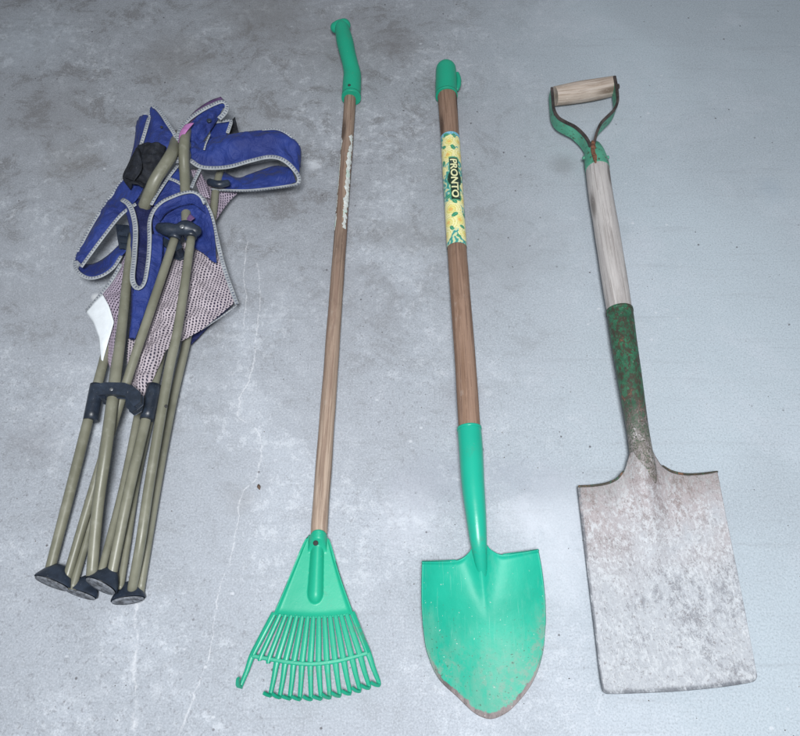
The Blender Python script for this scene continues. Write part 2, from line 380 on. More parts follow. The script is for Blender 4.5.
def m_oldgreen(name='worn_green_paint', lo=.50, crust=False):
    t = NT(name); c = t.coord('Object'); uv = t.coord('UVMap'); _, L, _ = t.sep(uv)
    n1 = t.noise(t.mapping(c, (1,.5,1)), 170, 9, .78, .2); n2 = t.noise(c, 40, 8, .72); n3 = t.noise(c, 420, 6, .75)
    col = t.mix(t.step(n2, .35, .65), (.018,.068,.038), (.032,.16,.085))
    col = t.mix(t.math('MULTIPLY', t.step(n1, lo, lo+.06), .92), col, (.045,.034,.025))
    col = t.mix(t.math('MULTIPLY', t.math('MULTIPLY', t.step(n1, lo+.08, lo+.13), t.step(n2, .5, .6)), .8), col, (.22,.10,.055))
    col = t.mix(t.math('MULTIPLY', t.step(n3, .62, .69), .7), col, (.46,.48,.45))
    if crust:
        f = t.math('MULTIPLY', t.step(t.math('ADD', L, t.math('MULTIPLY', t.math('SUBTRACT', n1, .5), .12)), .150, .225), t.step(n3, .40, .56))
        f2 = t.math('MULTIPLY', f, .9)
        col = t.mix(f2, col, t.mix(t.step(n1, .42, .6), (.35,.28,.26), (.56,.55,.56)))
    col = t.mix(t.math('MULTIPLY', t.step(L, .10, .20), t.math('MULTIPLY', t.step(n2, .36, .52), .6)), col, (.075,.055,.05)) if crust else col
    nb = t.bump(n1, .6, .0012); nb = t.bump(n3, .3, .0005, nb)
    return t.out(col, .55, nb, spec=.4)
OLDGREEN = m_oldgreen('chipped_light_green_paint', .56)
def m_yoke():
    t = NT('chipped_mint_paint'); c = t.coord('Object')
    n1 = t.noise(c, 120, 8, .7, .3); n2 = t.noise(c, 40, 5, .65)
    col = t.mix(t.step(n2, .35, .65), (.06,.26,.17), (.09,.36,.24))
    col = t.mix(t.math('MULTIPLY', t.step(n1, .56, .62), .9), col, (.05,.035,.025))
    col = t.mix(t.math('MULTIPLY', t.step(n1, .40, .34), .5), col, (.20,.09,.05))
    return t.out(col, .5, t.bump(n1, .4, .001))
MINT = m_yoke()
def simple(name, col, rough=.5, metal=0, var=.25, scale=60, bump=.15, spec=.5):
    t = NT(name); c = t.coord('Object'); n = t.noise(c, scale, 6, .65); n2 = t.noise(c, scale*7, 4, .7)
    cc = t.mix(t.step(n, .35, .65), tuple(x*(1-var) for x in col), tuple(min(1, x*(1+var)) for x in col))
    cc = t.mix(t.math('MULTIPLY', t.step(n2, .64, .72), .35), cc, (.4,.4,.4))
    return t.out(cc, rough, t.bump(n2, bump, .0006), metal, spec)
RUST = simple('dark_rusty_steel', (.045,.035,.032), .6, var=.5)
SOCKET_OLD = m_oldgreen('worn_dark_green_paint', .47, True)
TREAD = m_oldgreen('worn_tread_paint', .38)
STEEL = simple('dull_steel', (.35,.36,.38), .4, .8)
HOLE = simple('hole_shadow', (.03,.03,.03), .8)
BLACKP = simple('blue_black_plastic', (.018,.026,.042), .38, var=.3)
PAD = simple('scuffed_grey_foot_sole', (.13,.14,.16), .7, var=.6, scale=140)
def m_khaki():
    t = NT('khaki_painted_tube'); c = t.coord('Object'); n = t.noise(c, 22, 5); n2 = t.noise(c, 500, 4, .7); n3 = t.noise(c, 90, 6, .7)
    col = t.mix(t.step(n, .35, .65), (.150,.149,.110), (.200,.198,.152))
    col = t.mix(t.math('MULTIPLY', t.step(n3, .54, .70), .35), col, (.27,.27,.23))
    col = t.mix(t.math('MULTIPLY', t.step(n2, .66, .72), .5), col, (.08,.07,.05))
    return t.out(col, t.math('ADD', .26, t.math('MULTIPLY', n3, .28)), t.bump(n3, .10, .001), .0)
KHAKI = m_khaki()
def m_blue(name, a, b):
    t = NT(name); uv = t.coord('UVMap'); c = t.coord('Object')
    wv = t.noise(t.mapping(uv, (1500, 1500, 1)), 1, 2); n = t.noise(c, 14, 5, .6); n3 = t.noise(c, 70, 7, .7, .5)
    col = t.mix(t.step(n, .35, .65), a, b)
    col = t.mix(t.math('MULTIPLY', t.step(n3, .58, .78), .20), col, (.14,.18,.38))
    col = t.mix(t.math('MULTIPLY', t.step(wv, .5, .7), .25), col, tuple(x*.5 for x in a))
    nb = t.bump(wv, .3, .0004); nb = t.bump(n3, .35, .004, nb); nb = t.bump(t.noise(c, 26, 6, .6, .8), .7, .014, nb)
    m = t.out(col, .62, nb, spec=.35); t.b.inputs['Sheen Weight'].default_value = .03
    return m
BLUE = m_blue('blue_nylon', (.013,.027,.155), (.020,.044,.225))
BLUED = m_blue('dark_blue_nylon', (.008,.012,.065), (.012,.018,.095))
BLACKF = simple('black_nylon', (.012,.014,.02), .75, var=.4, scale=90, bump=.4, spec=.3)
BAG = simple('inner_grey_lining', (.17,.18,.20), .8)
def m_piping():
    t = NT('stitched_grey_binding'); uv = t.coord('UVMap'); u, L, _ = t.sep(uv); n = t.noise(t.coord('Object'), 60, 5)
    col = t.mix(t.step(n, .3, .7), (.26,.28,.30), (.37,.39,.41))
    fr = t.math('FRACT', t.math('MULTIPLY', t.math('ADD', L, t.math('MULTIPLY', n, .006)), 230)); d = t.step(t.math('ABSOLUTE', t.math('SUBTRACT', fr, .5)), .13, .21, 1, 0)
    # stitches sit on the top middle of the binding
    lo = t.attr = t.coord('uvn'); k, _, _ = t.sep(lo)
    band = t.step(t.math('ABSOLUTE', t.math('SUBTRACT', k, .25)), .11, .075)
    f = t.math('MULTIPLY', d, band)
    col = t.mix(t.math('MULTIPLY', f, .85), col, (.06,.07,.12))
    return t.out(col, .8, t.bump(f, -.5, .001), spec=.2)
PIPE = m_piping()
def m_mesh(name, a, hole, pitch=.0041, alpha=True, pinkmix=.5):
    t = NT(name); uv = t.coord('UVMap')
    nz = t.noise(uv, 60, 2, out=1)
    uvd = t.add('ShaderNodeVectorMath', operation='ADD'); t.put(uvd.inputs[0], uv)
    sc = t.add('ShaderNodeVectorMath', operation='SCALE'); t.put(sc.inputs[0], nz); sc.inputs['Scale'].default_value = .003; t.put(uvd.inputs[1], sc.outputs[0])
    x, y, _ = t.sep(t.mapping(uvd.outputs[0], (1/pitch, 1/pitch, 1)))
    row = t.math('MULTIPLY', t.math('FLOOR', y), .5)
    fx = t.math('SUBTRACT', t.math('FRACT', t.math('ADD', x, row)), .5); fy = t.math('SUBTRACT', t.math('FRACT', y), .5)
    d = t.math('SQRT', t.math('ADD', t.math('MULTIPLY', t.math('MULTIPLY', fx, fx), .8), t.math('MULTIPLY', t.math('MULTIPLY', fy, fy), 1.5)))
    h = t.step(d, .38, .29)
    n = t.noise(t.coord('Object'), 30, 4)
    col = t.mix(t.step(n, .35, .65), a, tuple(min(1, q*1.25) for q in a))
    col = t.mix(h, col, hole)
    t.out(col, .75, t.bump(h, -.6, .0012), spec=.2)
    if alpha: t.put(t.b.inputs['Alpha'], t.math('SUBTRACT', 1, t.math('MULTIPLY', h, .75)))
    return t.m
MESH = m_mesh('pink_grey_netting', (.37,.325,.355), (.055,.045,.09))
MESHD = m_mesh('violet_netting', (.30,.25,.31), (.05,.04,.08))
WHITE = simple('white_care_label', (.72,.76,.80), .6, var=.04)
PINK = simple('faded_pink_lining', (.40,.16,.38), .7, var=.2)
PURPLE = simple('purple_fabric', (.10,.05,.14), .7, var=.3)
def m_residue():
    t = NT('torn_label_paper'); c = t.coord('Object'); n = t.noise(c, 200, 6)
    col = t.mix(t.step(n, .4, .65), (.50,.52,.50), (.68,.71,.70)); col = t.mix(t.math('MULTIPLY', t.step(t.noise(c, 50, 3), .57, .62), .5), col, (.35,.55,.45))
    return t.out(col, .8, t.bump(n, .3, .0005))
PAPER = m_residue()

# ------------------------------------------------------------------ ground
g = 60; n_ = 1
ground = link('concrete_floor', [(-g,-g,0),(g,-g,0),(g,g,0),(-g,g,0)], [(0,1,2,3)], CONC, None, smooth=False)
ground['kind'] = 'structure'

# ------------------------------------------------------------------ piping (edge binding)
def piping(path, parent, wpx=2.6, n=None, lift=.0):
    wpx *= .86
    L = sum(math.dist(a[:2], b[:2]) for a, b in zip(path, path[1:]))
    n = n or max(12, int(L/2.2)); q = cat(path, n); W = [P(a[0], a[1], a[2]+lift) for a in q]
    V, Fc, U, U2 = [], [], [], []; l = 0; seg = 10
    for i, (p, (t_, s, u)) in enumerate(zip(W, frames(W))):
        if i: l += (W[i]-W[i-1]).length
        r = wpx*mpp(p)
        v = (Vector((0,0,H))-p).normalized(); up = Vector((0,0,1))
        for k in range(seg+1):
            a = 2*math.pi*k/seg
            V.append(p+s*math.cos(a)*r+u*math.sin(a)*r*.38); U.append((a*r, l)); U2.append((k/seg, 0))
    for i in range(n-1):
        for k in range(seg):
            a = i*(seg+1)+k; Fc.append((a, a+seg+1, a+seg+2, a+1))
    Fc.append(tuple(range(seg))); b = (n-1)*(seg+1); Fc.append(tuple(range(b+seg-1, b-1, -1)))
    return link('edge_binding', V, Fc, PIPE, parent, U, U2)

# ================================================================== rake
rk = thing('leaf_rake', 'green plastic leaf rake with thin wooden stick and two tines snapped off', 'rake', P(322, 520, 0))
tube('handle', [(350.2,93,.014,5.9),(347.7,135,.0125,6.0),(340,240,.0125,6.5),(330,380,.0145,7.4),(320.3,512,.020,8.4),(319,534,.0195,8.2)], WOOD_RAKE, rk, n=90, seg=28, lump=.05)
def sliver(name, spans, mat, parent, axis):            # thin torn paper strips hugging the round stick
    V, Fc = [], []
    for (y0, y1, a0, a1, amp) in spans:
        n, m = 60, 7; base = len(V)
        for i in range(n):
            yy = y0+(y1-y0)*i/(n-1); ax = axis(yy); p = P(*ax[:3]); p2 = P(*axis(yy+2)[:3]); t_ = (p2-p).normalized()
            s = t_.cross(Vector((0,0,1))).normalized(); u = s.cross(t_); r = ax[3]*mpp(p)*1.035
            taper = min(1, i/3, (n-1-i)/3)
            e0 = a0+amp*noise.noise(Vector((yy*.16, a0, 3)))+amp*.5*noise.noise(Vector((yy*.6, a0, 3))); e1 = a1+amp*noise.noise(Vector((yy*.21, a1, 8)))+amp*.6*noise.noise(Vector((yy*.7, a1, 3)))
            mid = (e0+e1)/2; e0 = mid+(e0-mid)*taper; e1 = mid+(e1-mid)*taper
            for k in range(m):
                a = math.radians(e0+(e1-e0)*k/(m-1)); V.append(p+s*math.cos(a)*r+u*math.sin(a)*r)
        for i in range(n-1):
            for k in range(m-1):
                a = base+i*m+k; Fc.append((a, a+m, a+m+1, a+1))
    return solid(link(name, V, Fc, mat, parent), .00015, 1)
RA = [(350.2,93,.014,5.9),(347.7,135,.0125,6.0),(340,240,.0125,6.5),(330,380,.0145,7.4)]
def rax(y):
    for a, b in zip(RA, RA[1:]):
        if y <= b[1]:
            t_ = (y-a[1])/(b[1]-a[1]); return tuple(p+(q-p)*t_ for p, q in zip(a, b))
# seen from above-front the image-right flank is the side at small angles
SPR = [(138,158,120,154,26),(155,190,108,152,26),(186,206,112,156,26),(203,222,106,146,26),(219,232,114,142,22)]; SPL = [(140,152,22,42,14),(156,196,18,38,12),(197,214,22,38,12),(216,233,20,44,14)]
sliver('label_remnant', SPR, PAPER, rk, rax)
sliver('label_remnant', SPL, PAPER, rk, rax)
# grip
gp = tube('grip', [(351.2,97,.016,9.2),(351.4,93,.016,9.4),(352,82,.017,9.2),(352.2,74,.019,8.7),(350.5,65,.023,8.0),(347.5,53,.027,8.0),(345,42,.029,8.4),(343,33,.030,7.6),(342,28,.030,7.2)], GREEN, rk, n=60, seg=28, round_end=True)
tube('pommel', [(344,25.5,.030,6.6),(339,26.5,.029,6.2),(336,27.5,.027,5.6)], GREEN, gp, n=12, seg=20, round_end=True, round_start=True)
tube('collar_rim', [(351.2,98.2,.016,9.7),(351.3,95.6,.016,9.7)], GREEN, gp, n=4, seg=28)
def disc(name, px, py, z, rpx, mat, parent, h=.001, tilt=None):
    p = P(px, py, z); r = rpx*mpp(p); V = []; n = 20
    nrm = (tilt or Vector((0,0,1))).normalized(); s = nrm.orthogonal().normalized(); u = nrm.cross(s)
    for zz, rr in ((-h, 1), (h*.6, 1), (h, .7)):
        for k in range(n): a = 2*math.pi*k/n; V.append(p+(s*math.cos(a)+u*math.sin(a))*r*rr+nrm*zz)
    Fc = []
    for j in range(2):
        for k in range(n): Fc.append((j*n+k, j*n+(k+1) % n, (j+1)*n+(k+1) % n, (j+1)*n+k))
    Fc.append(tuple(range(2*n, 3*n)))
    return link(name, V, Fc, mat, parent)
disc('screw', 349.3, 85.2, .0325, 1.5, HOLE, gp)
# head plate
def rz(px, py, u, v):
    cx = 318-(py-535)*.045
    hw = 6.2+(py-535)*.03; dd = ((px-cx)/hw)**2+(max(0, py-592)/12)**2; hump = .0085*max(0, 1-dd)**.8
    rim = .0035*(math.exp(-(u/.035)**2)+math.exp(-((1-u)/.035)**2)) * min(1, v*4)
    lip = .002*math.exp(-((v-1)/.04)**2)
    wrap = .0165*math.sqrt(max(0, 1-((px-cx)/9.2)**2))*max(0, min(1, (.26-v)/.16))
    return .0165+max(hump, wrap)+rim+lip-.003*v
hd = coons('rake_head', [(311.5,533),(314,530.5),(318.5,529.5),(323,530.5),(326,533)], [(272.8,614.5),(285,616.3),(300,617.4),(316,617.8),(333,616.8),(345,615.3),(353.5,613.5)],
      [(311.5,533),(303.7,546),(290,577),(275.8,609),(272.8,614.5)], [(326,533),(330,546),(340,578),(351,608),(353.5,613.5)], 90, 80, rz, GREEN, rk, .0028)
disc('screw_hole', 315.6, 543.0, .0335, 2.6, HOLE, hd, .0006)
# tines
prof = [(-1,-.0014),(-1,.0012),(-.55,.0022),(0,.0026),(.55,.0022),(1,.0012),(1,-.0014)]
NTI = 15
for i in range(NTI):
    s = i/(NTI-1)
    a = (274.5+s*(352.2-274.5), 613.6+3.0*math.sin(math.pi*s)); b = (252.5+s*(368.2-252.5), 655+9.0*math.sin(math.pi*s)-2*s)
    e = (241.5+s*(379.0-241.5), 686.5+13*math.sin(math.pi*min(1, s*1.02))**.9-2*s)
    jit = random.uniform(-.7, .7)
    wu, wl = 2.25, 2.4
    if i in (1, 2):                                    # snapped stubs
        path = [(a[0], a[1], .0155, wu), ((a[0]+b[0])/2, (a[1]+b[1])/2, .0145, 2.3), (b[0], b[1], .0130, 2.4), (b[0]-.8, b[1]+3+i, .0125, 1.6)]
    else:
        path = [(a[0], a[1], .0155, wu), ((a[0]+b[0])/2, (a[1]+b[1])/2, .0145, 2.75), (b[0], b[1], .0125, 2.9), ((b[0]+e[0])/2+jit*.4, (b[1]+e[1])/2, .009, wl),
                (e[0]+jit, e[1]-2, .006, 2.1), (e[0]-1.0+jit, e[1]+1.2, .008, 1.9), (e[0]-4.0+jit, e[1]+.6, .014, 1.3), (e[0]-7.4+jit-random.random(), e[1]-1.4+random.uniform(-.8,.8), .020, .7)]
        if i == 0: path[-2:] = [(e[0]-3.5, e[1]-1.5, .014, 2.0), (e[0]-3.6, e[1]-8, .022, 1.4)]
    bar('tine', path, GREEN_TINE, hd, prof, n=44)
bar('crossbar', [(250.5,655.5,.0130,2.2),(268,658.8,.0132,2.3),(290,662.4,.0135,2.3),(312,664,.0138,2.3),(335,661.5,.0135,2.3),(352,657.5,.0132,2.2),(369.5,652.5,.0130,2.2)],
    GREEN_TINE, hd, [(-.85,-.0016),(-.85,.0013),(-.5,.0020),(.5,.0020),(.85,.0013),(.85,-.0016)], n=50)
for sx in (0, 1):                                      # stiff outer rails of the fan
    pa = [(273.5,612.5,.0165,1.7),(262,634,.0155,1.6),(250.8,656,.0138,1.6)] if sx == 0 else [(353,612,.0165,1.7),(361,632,.0155,1.6),(369,653,.0138,1.6)]
    bar('side_rail', pa, GREEN_TINE, hd, [(-1,-.0015),(-1,.002),(0,.0035),(1,.002),(1,-.0015)], n=16)

# ================================================================== round point shovel
sh = thing('round_shovel', 'pointed bright green shovel with flower patterned sleeve on its brown shaft', 'shovel', P(484, 620, 0))
SX = [(446.7,90,.017,9.7),(450.2,140,.0185,9.3),(457,250,.023,9.7),(464.5,350,.031,10.4),(469.6,430,.036,11.0),(471,448,.037,11.0)]
tube('handle', SX, WOOD_BROWN, sh, n=100, seg=32, lump=.02)
cp = tube('end_cap', [(446.4,95,.018,10.6),(446.2,90,.018,10.8),(446.2,80,.018,10.6),(446.0,70,.018,10.1)], GREEN, sh, n=20, seg=32, round_end=True)
tube('rim', [(446.6,96.3,.018,11.0),(446.5,94.3,.018,11.0)], GREEN, cp, n=4, seg=32)
tube('hanging_tab', [(457.3,74,.016,2.2),(458.6,79,.016,2.6),(458.4,85,.016,2.6),(457,89,.016,2.2)], GREEN, cp, n=14, seg=12, round_end=True, round_start=True)
def sax(y):
    for a, b in zip(SX, SX[1:]):
        if y <= b[1]:
            t_ = (y-a[1])/(b[1]-a[1]); return tuple(p+(q-p)*t_ for p, q in zip(a, b))
    return SX[-1]
# printed sleeve: colours stored per vertex
def sleeve():
    y0, y1 = 138.5, 248.5; n, m = 420, 120
    V, Fc, C_ = [], [], []; L = 0; prev = None
    random.seed(21)
    Ltot = (P(*sax(y0)[:3])-P(*sax(y1)[:3])).length
    # (distance along from top in m, angle deg with 90 = up, radius m)
    roses = [(.016,78,.0105),(.014,140,.009),(.036,62,.0125),(.034,150,.011),(.030,10,.010),(.058,10,.008),(.083,170,.008),
             (.103,150,.010),(.118,62,.0135),(.133,110,.0125),(.135,40,.012),(.150,150,.010),(.150,10,.010)]
    roses = [(a*Ltot/.165, b, c*Ltot/.165) for a, b, c in roses]
    leaves = [(.025,98,.006,.4),(.004,60,.005,1.2),(.044,112,.006,2.0),(.046,30,.006,.3),(.092,90,.008,1.0),(.100,118,.007,.2),(.126,84,.006,2.2),(.124,150,.005,.7),(.142,128,.005,1.4),(.144,62,.005,.5),(.099,50,.006,1.9),(.006,110,.005,.2),
              (.022,40,.005,.9),(.107,88,.0055,.6),(.156,100,.004,1.4)]
    leaves = [(a*Ltot/.165, b, c, d) for a, b, c, d in leaves]
    def colour(l, ang, r):
        def dd(a2): return math.radians(((ang-a2+180) % 360)-180)*r
        q = Vector((l*140, ang*.05, 0)); nn = noise.noise(q*1.3); n2 = noise.noise(q*4.0+Vector((9,9,9)))
        col = [.62,.66,.36] if nn > .12 else [.14,.46,.47]
        if nn < -.02: col = [.05,.30,.26]
        if l < .006: col = [.25,.55,.72] if n2 > 0 else [.10,.38,.5]
        for (a, b, R_) in roses:
            x, y = l-a, dd(b); d = math.hypot(x, y)+.0012*noise.noise(Vector((x*400, y*400, b)))
            if d < R_:
                th = math.atan2(y, x); sp = math.sin(d*1500+th*2.0)
                col = [.80,.72,.25] if d < R_*.45 else [.84,.80,.42]
                if sp > .75: col = [.62,.55,.16]
                if d < R_*.18: col = [.78,.48,.14]
        for (a, b, R_, o) in leaves:
            x, y = l-a, dd(b); xr, yr = x*math.cos(o)+y*math.sin(o), -x*math.sin(o)+y*math.cos(o)
            if (xr/R_)**2+(yr/(R_*.6))**2 < 1: col = [.04,.26,.14] if abs(yr) > R_*.06 else [.16,.48,.3]
        # dark nameplate with oval
        lc = .073*Ltot/.165; x, y = l-lc, dd(97)
        if (abs(x) < .0330*Ltot/.165 and abs(y) < .0080) or (x/.0185)**2+(y/.0128)**2 < 1:
            if (abs(x) < .0312*Ltot/.165 and abs(y) < .0072) or (x/.0175)**2+(y/.0119)**2 < 1: col = [.012,.035,.022]
            else: col = [.10,.34,.20]
        return col
    for i in range(n):
        yy = y0+(y1-y0)*i/(n-1); ax = sax(yy); p = P(*ax[:3]); t_ = (P(*sax(yy+1)[:3])-P(*sax(yy-1)[:3])).normalized()
        if prev is not None: L += (p-prev).length
        prev = p; s = t_.cross(Vector((0,0,1))).normalized(); u = s.cross(t_); r = ax[3]*mpp(p)*1.03
        for k in range(m+1):
            a = 2*math.pi*k/m; V.append(p+s*-math.cos(a)*r+u*math.sin(a)*r); C_.append(colour(L, 180-math.degrees(a), r))
    for i in range(n-1):
        for k in range(m): a = i*(m+1)+k; Fc.append((a, a+1, a+m+2, a+m+1))
    t = NT('printed_flower_film'); at = t.add('ShaderNodeAttribute', attribute_name='print'); c = t.coord('Object')
    nn = t.noise(c, 150, 6, .7); col = t.mix(t.math('MULTIPLY', t.step(nn, .56, .68), .35), at.outputs['Color'], (.5,.55,.55))
    mt = t.out(col, .28, t.bump(nn, .1, .0008))
    o = link('label_sleeve', V, Fc, mt, sh)
    ca = o.data.color_attributes.new('print', 'FLOAT_COLOR', 'POINT')
    for i, q in enumerate(C_): ca.data[i].color = (*q, 1)
    # lettering wrapped on the sleeve
    cu = bpy.data.curves.new('lettering', 'FONT'); cu.body = 'PRONTO'; cu.size = 1; cu.align_x = 'CENTER'; cu.align_y = 'CENTER'; cu.offset = .03; cu.resolution_u = 6
    tmp = bpy.data.objects.new('lettering', cu); COL.objects.link(tmp); dg = bpy.context.evaluated_depsgraph_get()
    me = bpy.data.meshes.new_from_object(tmp.evaluated_get(dg)); bpy.data.objects.remove(tmp)
    import bmesh
    bm = bmesh.new(); bm.from_mesh(me); bmesh.ops.triangulate(bm, faces=bm.faces[:])
    for cut in [k*.05 for k in range(-10, 11)]:
        bmesh.ops.bisect_plane(bm, geom=bm.verts[:]+bm.edges[:]+bm.faces[:], plane_co=(0,cut,0), plane_no=(0,1,0))
    bm.to_mesh(me); bm.free()
    xs = [v.co.x for v in me.vertices]; ys = [v.co.y for v in me.vertices]; cx_, cy_ = (min(xs)+max(xs))/2, (min(ys)+max(ys))/2
    sx_, sy_ = .058*Ltot/.165/(max(xs)-min(xs)), .0118/(max(ys)-min(ys))
    loc = parent_world(sh); lc = .073*Ltot/.165
    # subdivide long edges is unnecessary at this size; map (x -> along, y -> around)
    for v in me.vertices:
        l = lc+(v.co.x-cx_)*sx_; yy = y0+(y1-y0)*l/Ltot; 
        # correct for perspective spacing of pixel rows
        for _ in range(6):
            d = (P(*sax(y0)[:3])-P(*sax(yy)[:3])).length; yy += (l-d)/Ltot*(y1-y0)
        ax = sax(yy); p = P(*ax[:3]); t_ = (P(*sax(yy+1)[:3])-P(*sax(yy-1)[:3])).normalized(); s = t_.cross(Vector((0,0,1))).normalized(); u = s.cross(t_)
        r = ax[3]*mpp(p)*1.03+.0003; grow = 1.0
        a = math.radians(80)+(-1)*0
        off = (v.co.y-cy_)*sy_*grow/r
        # s points to image right when t_ runs down the picture? decide by x sign
        sg = 1 if s.x > 0 else -1
        ang = math.radians(96 if sg < 0 else 84)-off*sg
        v.co = p+s*math.cos(ang)*r+u*math.sin(ang)*r-loc
    me.materials.clear(); me.materials.append(simple('cream_ink', (.72,.72,.42), .35, var=.05))
    me.update(); tx = bpy.data.objects.new('lettering', me); COL.objects.link(tx); tx.parent = o
    return o
sleeve()
# socket and blade
sk = tube('socket', [(469.3,428.5,.036,12.0),(471,450,.037,12.0),(473,484,.038,11.5),(476,515,.036,10.2),(478.3,540,.031,8.6),(480.3,558,.022,6.8),(482.2,575,.012,5.2),(484,592,.002,3.5)], ENAMEL_SOCKET, sh, n=70, seg=32)
tube('socket_rim', [(469.2,427.8,.036,12.4),(469.4,430,.036,12.4)], ENAMEL_SOCKET, sk, n=4, seg=32)
disc('rivet', 482.2, 449, .040, 2.2, STEEL, sk, .0012, Vector((.8,0,.6)))
def sz(px, py, u, v):
    cx = 480.3+(py-560)*.10
    w = 60.0; s = (px-cx)/w
    dish = .024*abs(s)**2.0*(1-.55*max(0, (py-600)/118))
    lengthw = .010*max(0, (600-py)/50)**1.2 + .004*max(0, (py-640)/80)**2
    fade = max(0, min(1, (622-py)/75)); ridge = .024*fade**1.6*math.exp(-abs((px-cx)/(4.0+9*fade))**1.5)
    roll = .004*math.exp(-(v/.02)**2)*min(1, abs(s)*2.2)
    return .005+dish+lengthw*.7+ridge+roll
coons('blade', [(422.6,562.5),(440,562),(456,561),(464,557.5),(470,551),(473,545),(479,542),(486,544),(491,549.5),(501,555),(518,553.5),(538,550.5)],
      [(423.6,625),(427.5,651),(439,678),(458,697),(474,712.3),(488,718.6),(500,716.3),(514,706.5),(532,683),(542,655),(545.3,622)],
      [(422.6,562.5),(422.2,585),(422.4,606),(423.6,625)], [(538,550.5),(541.8,573),(544.6,600),(545.3,622)], 110, 90, sz, ENAMEL, sh, .0022)
for pts in ([(423,562.3,.024,1.6),(440,561.9,.019,1.7),(455,561,.017,1.5)], [(504,555,.018,1.5),(520,553.2,.021,1.7),(537.6,550.6,.0265,1.6)]):
    tube('tread', pts, ENAMEL_SOCKET, sh, n=18, seg=12, flat=.8, round_end=True, round_start=True)

# ================================================================== square spade
sp = thing('square_spade', 'old square spade with cement crusted rectangular blade and wooden D handle', 'spade', P(660, 560, 0))
grp = tube('grip', [(554.8,96.2,.022,9.4),(570,93.8,.022,10.2),(585,91.2,.022,10.6),(600,88.6,.022,10.2),(613.4,86.0,.022,9.6)], WOOD_GRIP, sp, n=40, seg=28, lump=.03)
def strap(name, path, mat, parent, h0, h1, th=.0016):  # metal band standing on edge
    q = cat(path, 70); V, Fc, U = [], [], []; W = [P(a[0], a[1], a[2]) for a in q]; L = 0
    for i, p in enumerate(W):
        if i: L += (W[i]-W[i-1]).length
        t_ = (W[min(i+1, 69)]-W[max(i-1, 0)]); t_.z = 0; t_.normalize(); s = Vector((t_.y, -t_.x, 0)); k = i/69; hh = h0+(h1-h0)*k
        for x, z in ((-th, 0), (th, 0), (th, -hh), (-th, -hh)): V.append(p+s*x+Vector((0,0,z))); U.append((z, L))
    for i in range(69):
        for k in range(4): a, b = i*4+k, i*4+(k+1) % 4; Fc.append((a, a+4, b+4, b))
    Fc += [(0,1,2,3), (279,278,277,276)]
    o = link(name, V, Fc, mat, parent, U, smooth=False); return o
stl = [(552.0,87,.042),(552.9,98,.042),(554.2,109,.042),(558.5,116.8,.043),(566,121.5,.044),(575,126,.043),(583,133,.041),(588.5,140.5,.040),(591.5,149,.037)]
strr = [(614.8,75.6,.042),(617,87.5,.042),(617.8,100.5,.042),(614,109.5,.043),(607,116.5,.044),(601,123,.043),(597,132,.041),(594.8,141,.040),(593.5,149,.037)]
for pth in (stl, strr):
    a = strap('yoke_arm', pth, MINT, sp, .024, .028)
    strap('rusty_edge', [(x, y, z+.0008) for x, y, z in pth], RUST, a, .0034, .0034, .0022)
for (x, y, d) in ((551.6,97.6,-1),(618.2,86.5,1)):
    disc('grip_pin', x, y, .024, 2.6, RUST, grp, .0016, Vector((d,.15,0)))
# yoke throat and ferrule
tube('ferrule', [(593.4,148,.020,8.0),(594.6,154,.025,10.2),(596.2,162,.027,11.6),(597.6,169.5,.027,12.0)], MINT, sp, n=24, seg=28)
bar('rust_streak', [(592.8,141,.040,1.3),(593.6,150,.0425,2.6),(595,158,.0455,1.8),(595.8,163,.0455,.6)], simple('red_rust', (.16,.07,.04), .8, var=.5, scale=200), sp, [(-1,-.003),(-1,.0012),(1,.0012),(1,-.003)], n=14)
for x, y in ((583.8,158),(608,157.5)): disc('rivet', x, y, .026, 1.8, MINT, sp, .002, Vector((-1 if x < 595 else 1,0,.4)))
tube('shaft', [(597,163,.027,11.4),(598.6,180,.027,11.9),(607.4,235,.029,12.4),(613.9,275,.030,12.6),(619.8,312,.0315,12.4),(620.8,318,.0315,12.0)], WOOD_GREY, sp, n=80, seg=32, lump=.04)
sk2 = tube('socket', [(619.6,311,.032,13.0),(623,335,.034,12.8),(628.8,372,.037,12.2),(633.8,405,.036,11.4),(638.3,434,.032,11.0),(641.5,455,.028,11.6),(644,470,.022,12),(648,490,.013,10),(652,520,.000,6)], SOCKET_OLD, sp, n=90, seg=32, lump=.02)
tube('socket_rim', [(619.4,310.3,.032,13.4),(619.9,312.8,.032,13.4)], SOCKET_OLD, sk2, n=4, seg=32)
def bz(px, py, u, v):
    cx = 643+(py-470)*.15; d = px-cx
    fade = max(0, min(1, (590-py)/120)); ridge = .021*fade**1.4*math.exp(-(d/(7+10*fade))**2)
    bow = .006*(abs(d)/75)**2; ln = .012*max(0, (560-py)/90)+.004
    tip = .007*max(0, (py-600)/90)**2
    cor = .003*math.exp(-((px-757)**2+(py-677)**2)/150)
    w_ = .0008*noise.noise(Vector((px*.03, py*.02, 1)))
    return .004+ridge+bow+ln*.8+tip+cor+w_
bld = coons('blade', [(578,486.5),(594,485.6),(607,483.5),(617,479),(624,471),(628,459),(631,452),(642,449),(651,449),(655.5,456),(662,465.5),(672,471.5),(685,474.3),(700,474),(717.5,472)],
      [(603.5,690.3),(606,692.6),(612,693.4),(640,692.6),(680,690.6),(720,686.8),(748,682.5),(755,680.5),(757.3,676.5)],
      [(578,486.5),(583,530),(589.5,585),(596,637),(600.6,675),(603.5,690.3)], [(717.5,472),(728,525),(740,585),(750,637),(757.3,676.5)], 120, 110, bz, CRUST, sp, .0034)
